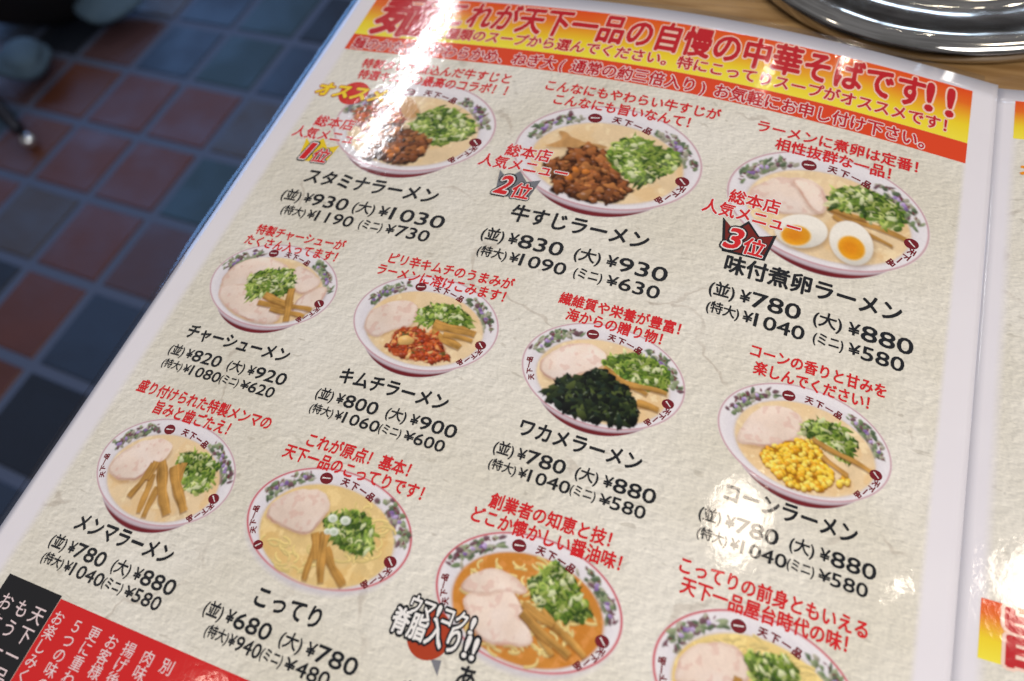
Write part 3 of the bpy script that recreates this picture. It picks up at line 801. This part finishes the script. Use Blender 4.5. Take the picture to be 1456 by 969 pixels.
tx0, tx1, ty0, ty1 = 0.19 * U, 3.2 * U, -1.7 * U, 2.1 * U
bm = bmesh.new(); box(bm, ((tx0 + tx1) / 2, (ty0 + ty1) / 2, TZ - .0175), (tx1 - tx0, ty1 - ty0, .035), 0, .003)
child('table_top', bm, m_wood, table)
for x in (tx0 + .06, tx1 - .06):
    for y in (ty0 + .06, ty1 - .06):
        bm = bmesh.new(); box(bm, (x, y, (FZ + TZ - .035) / 2), (.05, .05, TZ - .035 - FZ - .0006), 0, .003); child('leg', bm, m_wood, table)

# stainless steel dish, turned profile
m_steel, N, b = material('stainless_steel')
b.inputs['Base Color'].default_value = (0.52, 0.515, 0.49, 1); b.inputs['Metallic'].default_value = 1.0
tc = N.new('ShaderNodeTexCoord').outputs['Object']
sc = N.noise(tc, 55, 3.0)
N.l.new(N.step(sc, 0.35, 0.7, 0.06, 0.16), b.inputs['Roughness'])
bp = N.new('ShaderNodeBump'); bp.inputs['Distance'].default_value = 0.0022; bp.inputs['Strength'].default_value = 0.6
N.l.new(N.noise(tc, 26, 2.0), bp.inputs['Height']); N.l.new(bp.outputs[0], b.inputs['Normal'])
def lathe(prof, n=128):
    bm = bmesh.new(); rings = []
    for r, z in prof:
        rings.append([bm.verts.new((r * math.cos(2 * math.pi * k / n), r * math.sin(2 * math.pi * k / n), z)) for k in range(n)])
    for a, bb in zip(rings[:-1], rings[1:]):
        for k in range(n): bm.faces.new((a[k], a[(k + 1) % n], bb[(k + 1) % n], bb[k]))
    bm.faces.new(rings[0][::-1]); bm.faces.new(rings[-1])
    bmesh.ops.recalc_face_normals(bm, faces=bm.faces[:])
    return bm
def curve_prof(pts, n=6):
    """Catmull-Rom through the profile points"""
    P = [pts[0]] + list(pts) + [pts[-1]]; out = []
    for i in range(1, len(P) - 2):
        for k in range(n):
            t = k / n; a, bq, c, d = (np.array(P[i - 1]), np.array(P[i]), np.array(P[i + 1]), np.array(P[i + 2]))
            out.append(tuple(.5 * (2 * bq + (c - a) * t + (2 * a - 5 * bq + 4 * c - d) * t * t + (3 * bq - a - 3 * c + d) * t ** 3)))
    out.append(tuple(pts[-1])); return out
dish = tag(empty('steel_dish', (0.940 * U, 0.610 * U, TZ)), 'round stainless steel dish with a stepped shiny rim standing behind the menu', 'dish')
prof = curve_prof([(.352, .002), (.374, .006), (.383, .018), (.381, .032), (.370, .040), (.350, .041), (.318, .033), (.280, .025), (.252, .026), (.238, .034), (.230, .036), (.222, .030), (.205, .016), (.16, .010), (.08, .008), (.02, .008)])
o = finish('dish_body', lathe([(r * U, z * U) for r, z in prof]), m_steel, dish, True)

# ------------------------------------------------------------------ the menu
menu = tag(empty('menu', (0, 0, 0)), 'open laminated ramen menu with bowl pictures and prices lying across the wooden table', 'menu')
E5 = 0.00004
V_TOP, V_BOT = 0.181, -1.24
tag(sheet('page', -0.037, FOLD, V_BOT, V_TOP, 120, 40, 0.0, M_PAGE, menu, 0.0006), 'cream plaster patterned page covered with bowl pictures')
tag(sheet('page', FOLD, 2.06, V_BOT, 0.174, 90, 40, 0.0, M_FACING, menu, 0.0006), 'mostly hidden right hand page at the edge of view')

# clear film margin round the paper
m_film, N, b = material('clear_film_margin')
out = N.n['Material Output']; gl = N.new('ShaderNodeBsdfGlossy'); tr = N.new('ShaderNodeBsdfTransparent'); df = N.new('ShaderNodeBsdfTranslucent')
gl.inputs['Roughness'].default_value = 0.12; tr.inputs['Color'].default_value = (0.94, 0.96, 0.98, 1); df.inputs['Color'].default_value = (0.5, 0.62, 0.8, 1)
fr = N.new('ShaderNodeFresnel'); fr.inputs['IOR'].default_value = 1.7
bp = N.new('ShaderNodeBump'); bp.inputs['Distance'].default_value = 0.0006; bp.inputs['Strength'].default_value = 0.7
N.l.new(N.noise(N.new('ShaderNodeNewGeometry').outputs['Position'], 80, 2.0), bp.inputs['Height'])
N.l.new(bp.outputs[0], gl.inputs['Normal']); N.l.new(bp.outputs[0], fr.inputs['Normal'])
mx0 = N.new('ShaderNodeMixShader'); mx0.inputs[0].default_value = 0.14; N.l.new(tr.outputs[0], mx0.inputs[1]); N.l.new(df.outputs[0], mx0.inputs[2])
mx = N.new('ShaderNodeMixShader'); N.l.new(fr.outputs[0], mx.inputs[0]); N.l.new(mx0.outputs[0], mx.inputs[1]); N.l.new(gl.outputs[0], mx.inputs[2]); N.l.new(mx.outputs[0], out.inputs[0])
nv = 80; vv = np.linspace(V_BOT, V_TOP + .012, nv + 1); co = []; fc = []
edge = [(-.0370, 0, 0), (-.0400, 0, -.0001), (-.0440, 0, -.0004), (-.0485, 0, -.00085), (-.0530, 0, -.00145)]
nE = len(edge)
for layer in (0.0,):
    for v in vv:
        for s, _, dz in edge:
            q = page_xyz(s, v, 0.0); co.append((q[0], q[1], q[2] + dz - .0001 + layer))
n_ = nE * (nv + 1)
for j in range(nv):
    for i in range(nE - 1):
        a = j * nE + i; fc.append((a, a + nE, a + nE + 1, a + 1))
me = bpy.data.meshes.new('film_margin'); me.from_pydata(co, [], [q[::-1] for q in fc]); me.update()
if me.polygons[0].normal.z < 0: me.flip_normals()
smooth(me)
tag(link('film_margin', me, m_film, menu), 'clear film edge catching blue daylight')
tag(sheet('film_margin', -0.0370, FOLD - .02, V_TOP + .0002, V_TOP + 0.012, 90, 2, -0.0001, m_film, menu))

# headline banner
ban = sheet('headline_banner', 0.0, 1.0, 0.043, 0.1525, 100, 8, E5, banner_material('headline_banner', 0.043, 0.1525), menu)
bar = sheet('notice_bar', 0.0, 1.0, 0.0030, 0.0428, 100, 4, E5, INK['bar'], menu)
def title(L):
    L.pitch('これが天下一品の自慢の中華そばです', 0.170, 0.1165, 0.0463, 0.071)
    L.fit('!', .9350, .9435, 0.1165, 0.082).fit('!', .9655, .9740, 0.1165, 0.082)
    return L
def sub(L):
    L.pitch('三種類のスープから選んでください。特にこってりスープがオススメです！', 0.1588, 0.0655, 0.02466, 0.0295); return L
def notice(L):
    L.pitch('麺のかたさ、やわらかめ、ねぎ大(通常の約三倍入り)お気軽にお申し付け下さい。', 0.0225, 0.0210, 0.0249, 0.0310); return L
for nm, fn, ink, bold in (('headline_text', title, 'deep_red', .036), ('subtitle_text', sub, 'deep_red', .030), ('notice_text', notice, 'deep_red', .034)):
    t = fn(Lines(bold)).build(nm, INK[ink], menu, E5 * 3)
    h = fn(Lines(bold + (.036 if nm == 'headline_text' else .046))).build('white_outline', INK['white' if nm == 'notice_text' else 'halo'], t, E5 * 2)
t = Lines(.034).pitch('麺', 0.082, 0.103, 0.118, 0.118, 0, 0.0).build('headline_character', INK['deep_red'], menu, E5 * 3)
Lines(.056).pitch('麺', 0.082, 0.103, 0.118, 0.118).build('white_outline', INK['halo'], t, E5 * 2)

# bowl pictures -----------------------------------------------------------
PIC = {'stamina': 'printed bowl with brown beef, kimchi and green onion', 'gyusuji': 'printed bowl with brown stewed beef and tan bamboo slices', 'ajitama': 'printed bowl with two halves of boiled egg',
       'chashu': 'printed bowl covered with pale pork slices', 'kimchi': 'printed bowl with red kimchi', 'wakame': 'printed bowl with black green seaweed', 'corn': 'printed bowl with yellow corn',
       'menma': 'printed bowl with a heap of long bamboo shoots', 'kotteri': 'printed bowl in a red ringed rim with white onion rings', 'assari': 'printed bowl of brown clear soup with two pork slices', 'yatai': 'printed bowl cut off by the bottom of the picture'}
for n_, (k, B) in enumerate(BOWLS.items()):
    pic = tag(picture('bowl_picture', B, FOOD[k], 11 + n_, menu, E5), PIC[k])
    # the shop's round mark and brush lettering on the rim
    loc = lambda x, y: (B[0] + x * B[2], B[1] + y * B[2])
    marks = [(-.265, .492, .078, 0.15), (.835, -.13, .072, -.9)] + ([(-.66, -.42, .06, .8)] if k in ('kotteri', 'yatai') else [])
    L = Lines(.05)
    for i, ch in enumerate('天下一品'):
        a = 84 - i * 7.6; x, y = .0 + .84 * math.cos(math.radians(a)), .575 * math.sin(math.radians(a)) - .055
        L.turned(ch, *loc(x - .115 + .012 * i, y), .098 * B[2], -.06 - i * .10)
    L.build('brush_lettering', INK['maroon'], pic, E5 * 2); L = Lines(.05)
    for i, ch in enumerate('天下一品'):
        a = -19 - i * 7.5; L.turned(ch, *loc(.90 * math.cos(math.radians(a)), .60 * math.sin(math.radians(a)) - .03), .082 * B[2], -1.9 - i * .10)
    if k in ('kotteri', 'assari', 'yatai', 'wakame', 'menma'):
        for i, ch in enumerate('天下一品'):
            if i == 0: L.build('brush_lettering', INK['maroon'], pic, E5 * 2); L = Lines(.05)
            a = 207 - i * 7.5; L.turned(ch, *loc(.90 * math.cos(math.radians(a)), .60 * math.sin(math.radians(a)) - .02), .078 * B[2], 1.9 - i * .1)
    L.build('brush_lettering', INK['maroon'], pic, E5 * 2)
    for x, y, r, a in marks:
        patch('round_mark', [disc(*loc(x, y), r * B[2], r * .86 * B[2])], INK['maroon'], pic, E5 * 2)
        c, s = math.cos(a), math.sin(a)
        q = [(-.66, -.13), (.1, -.05), (.62, .0), (.70, .18), (.1, .12), (-.60, .13)]
        patch('white_stroke', [[loc(x + r * (u * c - w * s), y + r * .86 * (u * s + w * c)) for u, w in q]], INK['white'], pic, E5 * 3)

# red captions over the bowls ----------------------------------------------
CAP = {'stamina': (('特製タレで煮込んだ牛すじと', .062, .316, -.0265), ('特選キムチの最高のコラボ！！', .067, .330, -.0530)),
       'gyusuji': (('こんなにもやわらい牛すじが', .391, .643, -.0285), ('こんなにも旨いなんて！', .413, .618, -.0555)),
       'ajitama': (('ラーメンに煮卵は定番！', .717, .940, -.0310), ('相性抜群な一品！', .750, .905, -.0570)),
       'chashu': (('特製チャーシューが', .060, .195, -.393), ('たくさん入ってます！', .052, .204, -.414)),
       'kimchi': (('ピリ辛キムチのうまみが', .284, .454, -.397), ('ラーメンに溶けこみます！', .276, .461, -.418)),
       'wakame': (('繊維質や栄養が豊富！', .535, .687, -.3985), ('海からの贈り物！', .551, .669, -.4195)),
       'corn': (('コーンの香りと甘みを', .778, .929, -.3975), ('楽しんでください！', .788, .921, -.4195)),
       'menma': (('盛り付けられた特製メンマの', .033, .231, -.6695), ('旨みと歯ごたえ！', .074, .190, -.691)),
       'kotteri': (('これが原点！基本！', .301, .437, -.674), ('天下一品のこってりです！', .281, .463, -.695)),
       'assari': (('創業者の知恵と技！', .544, .679, -.677), ('どこか懐かしい醤油味！', .528, .696, -.6975)),
       'yatai': (('こってりの前身ともいえる', .758, .944, -.6765), ('天下一品屋台時代の味！', .766, .935, -.6965))}
for k, lines in CAP.items():
    big = k in ('stamina', 'gyusuji', 'ajitama')
    L = Lines(.030)
    for txt, a, b_, v in lines:
        p = (b_ - a) / (len(txt) - 1); em = .0245 if big else .0195
        L.pitch(txt, a, v, p, em)
    t = L.build('bowl_caption', INK['red'], menu, E5 * 4)

# names and prices -------------------------------------------------------
NAMES = {'stamina': ('スタミナラーメン', .0894, .2897, -.280), 'gyusuji': ('牛すじラーメン', .4310, .600, -.2815), 'ajitama': ('味付煮卵ラーメン', .728, .9287, -.282),
         'chashu': ('チャーシューメン', .0547, .2028, -.5765), 'kimchi': ('キムチラーメン', .3034, .4345, -.582), 'wakame': ('ワカメラーメン', .5464, .6749, -.583), 'corn': ('コーンラーメン', .7877, .917, -.582),
         'menma': ('メンマラーメン', .0688, .1968, -.851), 'kotteri': ('こってり', .3352, .4021, -.856), 'assari': ('あっさり', .578, .645, -.8565), 'yatai': ('屋台の味', .818, .885, -.857)}
for k, (txt, a, b_, v) in NAMES.items():
    big = k in ('stamina', 'gyusuji', 'ajitama'); em = .0318 if big else .0245
    Lines(.032).pitch(txt, a, v, (b_ - a) / (len(txt) - 1), em).build('dish_name', INK['black'], menu, E5 * 3)
PRICES = {'stamina': ('930', '1030', '1190', '730', .0613, .318, -.322, .076, .3076, -.350), 'gyusuji': ('830', '930', '1090', '630', .3945, .6364, -.3255, .3993, .635, -.3550),
          'ajitama': ('780', '880', '1040', '580', .7086, .9475, -.325, .7112, .9407, -.3535), 'chashu': ('820', '920', '1080', '620', .0391, .2167, -.6088, .0414, .2112, -.630),
          'kimchi': ('800', '900', '1060', '600', .2787, .4591, -.6133, .2804, .4533, -.6346), 'wakame': ('780', '880', '1040', '580', .5208, .7, -.6156, .5222, .6948, -.6366),
          'corn': ('780', '880', '1040', '580', .7617, .9415, -.6146, .7645, .9365, -.6366), 'menma': ('780', '880', '1040', '580', .0445, .2213, -.8808, .0477, .2154, -.9011),
          'kotteri': ('680', '780', '940', '480', .2797, .4587, -.8858, .2939, .4370, -.9062), 'assari': ('680', '780', '940', '480', .520, .699, -.8865, .534, .677, -.907), 'yatai': ('730', '830', '990', '530', .760, .939, -.8868, .774, .917, -.9075)}
for k, (a1, a2, a3, a4, s0, s1, v1, s2, s3, v2) in PRICES.items():
    big = 1.33 if k in ('stamina', 'gyusuji', 'ajitama') else 1.0
    L = Lines(.026)
    s0, s2 = s0 - .003 * big, s2 - .003 * big; s1, s3 = s1 + .0095 * big, s3 + .0085 * big
    f1 = (0, .12, .145, .192, .197, .422, .46, .59, .618, .672, .69, 1) if len(a2) == 4 else (0, .125, .153, .203, .212, .452, .518, .655, .688, .741, .751, 1)
    f2 = (0, .19, .2, .25, .26, .46, .467, .635, .66, .74, .75, 1) if len(a3) == 3 else ((0, .167, .187, .236, .247, .5, .547, .697, .724, .78, .79, 1) if big > 1 else (0, .178, .198, .248, .262, .528, .533, .69, .715, .785, .789, 1))
    for (x0, x1, v, f, w, sz) in ((s0, s1, v1, f1, ('(並)', '¥', a1, '(大)', '¥', a2), .0240), (s2, s3, v2, f2, ('(特大)', '¥', a3, '(ミニ)', '¥', a4), .0208)):
        for i, t in enumerate(w):
            em = sz * big * (1.0 if t.isdigit() else (.76 if t == '¥' else .74 if v == v1 else .68))
            L.bold = .020 if t.isdigit() else .026
            L.fit(t, x0 + f[2 * i] * (x1 - x0), x0 + f[2 * i + 1] * (x1 - x0), v, em)
    L.build('price_list', INK['black'], menu, E5 * 3)

# popularity badges --------------------------------------------------------
for (sh0, sh1, sv, sm0, sm1, mv, rs, rv, dg, ink, lab) in (
        (.0455, .0953, -.168, .0186, .134, -.196, .0690, -.2330, '1', 'gold', 'gold crown badge marked first place'),
        (.3806, .4281, -.171, .3476, .463, -.197, .4060, -.2370, '2', 'silver', 'grey crown badge marked second place'),
        (.7082, .7552, -.171, .6769, .789, -.197, .7330, -.2410, '3', 'bronze', 'dark red crown badge marked third place')):
    L = Lines(.03).pitch('総本店', sh0, sv, (sh1 - sh0) / 2, .026).pitch('人気メニュー', sm0, mv, (sm1 - sm0) / 5, .026)
    bad = tag(L.build('rank_badge', INK['red'], menu, E5 * 5), lab)
    Lines(.085).pitch('総本店', sh0, sv, (sh1 - sh0) / 2, .026).pitch('人気メニュー', sm0, mv, (sm1 - sm0) / 5, .026).build('white_outline', INK['white'], bad, E5 * 4)
    cr = [(-.032, .026), (-.016, .012), (-.002, .030), (.014, .012), (.033, .020), (.026, -.019), (-.023, -.021)]
    if ink == 'bronze': patch('crown_edge', [[(rs + x * 1.14, rv + y * 1.18) for x, y in cr]], INK['black'], bad, E5 * 2)
    patch('crown', [[(rs + x, rv + y) for x, y in cr]], INK[ink], bad, E5 * 3)
    def rank(L): return L.fit(dg, rs - (.0180 if dg == '1' else .0235), rs - (.0090 if dg == '1' else .0050), rv + .001, .048, .2).fit('位', rs - .001, rs + .026, rv - .0065, .030, .1)
    rank(Lines(.125)).build('dark_outline', INK['black'], bad, E5 * 5); rank(Lines(.070)).build('white_outline', INK['white'], bad, E5 * 6)
    rank(Lines(.030)).build('rank_number', INK['red'], bad, E5 * 7)

# recommendation pin with yellow lettering
pin = tag(patch('recommendation_pin', [disc(.0700, -.0985, .0265, .0265)], INK['pin_red'], menu, E5 * 3), 'red round pin with yellow lettering')
patch('needle', [[(.073, -.120), (.084, -.118), (.0815, -.146)]], INK['grey'], pin, E5 * 2)
rec = Lines(.045).pitch('オススメ', .0155, -.0975, .0335, .034, 0, .1).build('lettering', INK['yellow'], pin, E5 * 6)
Lines(.090).pitch('オススメ', .0155, -.0975, .0335, .034, 0, .1).build('lettering_edge', INK['pin'], pin, E5 * 5)

# back fat badge: brown pin with white outlined lettering
pin = tag(patch('flavour_pin', [disc(.5265, -.8315, .0235, .0250)], INK['pin'], menu, E5 * 5), 'brown round pin under black edged lettering')
patch('needle', [[(.537, -.853), (.548, -.8505), (.5495, -.8655)]], INK['grey'], pin, E5 * 4)
def fat(L):
    L.pitch('ウマ', .5012, -.8085, .0148, .0215).fit('!', .5255, .5290, -.8085, .0230).pitch('コク', .5385, -.8085, .0150, .0215).fit('!', .5640, .5680, -.8085, .0230)
    L.pitch('脊脂入り', .4925, -.8285, .0200, .0275).fit('!!', .5660, .5780, -.8285, .030); return L
fat(Lines(.030)).build('lettering', INK['white'], pin, E5 * 8); fat(Lines(.135)).build('lettering_edge', INK['black'], pin, E5 * 7)

# story box at the foot of the page
sb = sheet('story_box', 0.1005, 0.985, -1.20, -0.9345, 90, 12, E5, INK['box_red'], menu)
bb = sheet('story_box_heading', 0.0165, 0.1000, -1.20, -0.9315, 10, 12, E5, INK['box_black'], menu)
L = Lines(.004)
for s, txt in ((.1117, 'お楽しみください'), (.140, '５つの味の'), (.1658, '更に重わ'), (.192, 'お客様'), (.2165, '揚げ後'), (.2430, '肉味'), (.2695, '別')): L.down(txt, s, -.9530, .0158, .0165)
L.build('story_text', INK['pale'], sb, E5 * 2)
L = Lines(.004)
for s, txt in ((.0348, 'おす'), (.0600, 'もう一つ'), (.0840, '天下一品')): L.down(txt, s, -.9590, .0226, .0205)
L.build('heading_text', INK['pale'], bb, E5 * 2)

# facing page prints
tag(sheet('facing_banner', 1.0605, 1.99, 0.072, 0.150, 60, 4, E5, banner_material('facing_banner', 0.072, 0.150), menu), 'orange to yellow banner on the facing page')
tag(sheet('facing_banner', 1.0585, 1.99, -0.664, -0.602, 60, 4, E5, banner_material('lower_banner', -0.664, -0.602), menu), 'lower orange to yellow banner on the facing page')
t = Lines(.03).pitch('旨', 1.1080, -.634, .07, .062).build('facing_lettering', INK['deep_red'], menu, E5 * 3)
Lines(.08).pitch('旨', 1.1080, -.634, .07, .062).build('white_outline', INK['halo'], t, E5 * 2)
Lines(.05).pitch('オ', 1.0850, .0126, .03, .028).build('facing_lettering', INK['orange'], menu, E5 * 3)
t = Lines(.03).pitch('中', 1.0960, .120, .05, .07).build('facing_lettering', INK['deep_red'], menu, E5 * 3)
patch('facing_picture', [[(1.0945, -.470), (1.20, -.470), (1.20, -.527), (1.0965, -.527)]], INK['dark'], menu, E5)
patch('facing_picture_edge', [[(1.0945, -.4695), (1.20, -.4695), (1.20, -.452), (1.0945, -.452)]], INK['gold'], menu, E5)

# ------------------------------------------------------------------ things on the floor, far left
m_dark, N, b = material('matte_black'); b.inputs['Base Color'].default_value = (0.006, 0.006, 0.008, 1); b.inputs['Roughness'].default_value = 0.6
m_cloth, N, b = material('pale_blue_cloth')
tc = N.new('ShaderNodeTexCoord').outputs['Object']
N.l.new(N.mix(N.noise(tc, 25, 4.0), srgb(58, 84, 106), srgb(92, 116, 134)), b.inputs['Base Color']); b.inputs['Roughness'].default_value = 0.9
m_leg, N, b = material('dark_metal'); b.inputs['Base Color'].default_value = (0.03, 0.034, 0.05, 1); b.inputs['Metallic'].default_value = 0.6; b.inputs['Roughness'].default_value = 0.4
m_chrome, N, b = material('chrome'); b.inputs['Base Color'].default_value = (0.85, 0.87, 0.9, 1); b.inputs['Metallic'].default_value = 1.0; b.inputs['Roughness'].default_value = 0.06
def tube_mesh(bm, a, bq, r0, r1, n=16):
    a, bq = Vector(a), Vector(bq); z = (bq - a).normalized(); x = z.orthogonal().normalized(); y = z.cross(x); R_ = []
    for p, r in ((a, r0), (bq, r1)): R_.append([bm.verts.new(p + x * r * math.cos(2 * math.pi * k / n) + y * r * math.sin(2 * math.pi * k / n)) for k in range(n)])
    for k in range(n): bm.faces.new((R_[0][k], R_[0][(k + 1) % n], R_[1][(k + 1) % n], R_[1][k]))
    bm.faces.new(R_[0][::-1]); bm.faces.new(R_[1])
def blob(bm, c, d, seed, amp=.18, sub=4):
    r = bmesh.ops.create_icosphere(bm, subdivisions=sub, radius=1.0); q = random.Random(seed)
    ph = [q.uniform(0, 6) for _ in range(6)]
    for v in r['verts']:
        n = v.co.copy(); k = 1 + amp * (math.sin(3 * n.x + ph[0]) * math.sin(2.5 * n.y + ph[1]) + .5 * math.sin(5 * n.z + ph[2] + 2 * n.x))
        v.co = Vector((n.x * d[0] * k, n.y * d[1] * k, n.z * d[2] * k)) + Vector(c)
# swivel stool: star base with chrome glides and a pale seat
st = tag(empty('stool', (-5.55 * U, 2.05 * U, FZ)), 'dark stool with a pale blue seat edge and a shiny round foot on the tiles', 'stool')
hub = Vector((-5.55 * U, 2.05 * U, FZ + .10))
for k in range(3):
    a = math.atan2(1.52 - 2.05, -4.47 + 5.55) + k * 2 * math.pi / 3
    R0 = math.hypot(1.08, .53) * U
    e = Vector((hub.x + R0 * math.cos(a), hub.y + R0 * math.sin(a), FZ + .034))
    bm = bmesh.new(); tube_mesh(bm, hub, e + Vector((0, 0, .012)), .024, .012); child('leg', bm, m_leg, st, True)
    bm = bmesh.new(); bmesh.ops.create_uvsphere(bm, u_segments=24, v_segments=16, radius=.016, matrix=Matrix.Translation((e.x, e.y, FZ + .0165))); child('foot_glide', bm, m_chrome, st, True)
bm = bmesh.new(); tube_mesh(bm, hub - Vector((0, 0, .04)), hub + Vector((0, 0, .25)), .026, .022); child('column', bm, m_leg, st, True)

bm = bmesh.new(); blob(bm, (0, 0, 0), (.068, .056, .030), 4, .16)
o = tag(finish('cloth_bundle', bm, m_cloth, None, True), 'pale blue rounded bundle at the left edge behind the shiny stool foot', 'cloth'); o.location = (-4.98 * U, 2.17 * U, FZ + .052)
bm = bmesh.new(); blob(bm, (0, 0, 0), (.075, .075, .030), 9, .16)
o = tag(finish('cloth_bundle', bm, m_cloth, None, True), 'pale blue rounded bundle at the top edge of the tiled floor', 'cloth'); o.location = (-4.66 * U, 2.95 * U, FZ + .05)
bm = bmesh.new(); blob(bm, (0, 0, 0), (.20, .13, .10), 5, .08)  # black rounded mass, a stand-in for an unreadable dark form
o = tag(finish('mass', bm, m_dark, None, True), 'large black cushion filling the top left corner above the tiles', 'mass'); o.location = (-5.45 * U, 2.92 * U, FZ + .11)
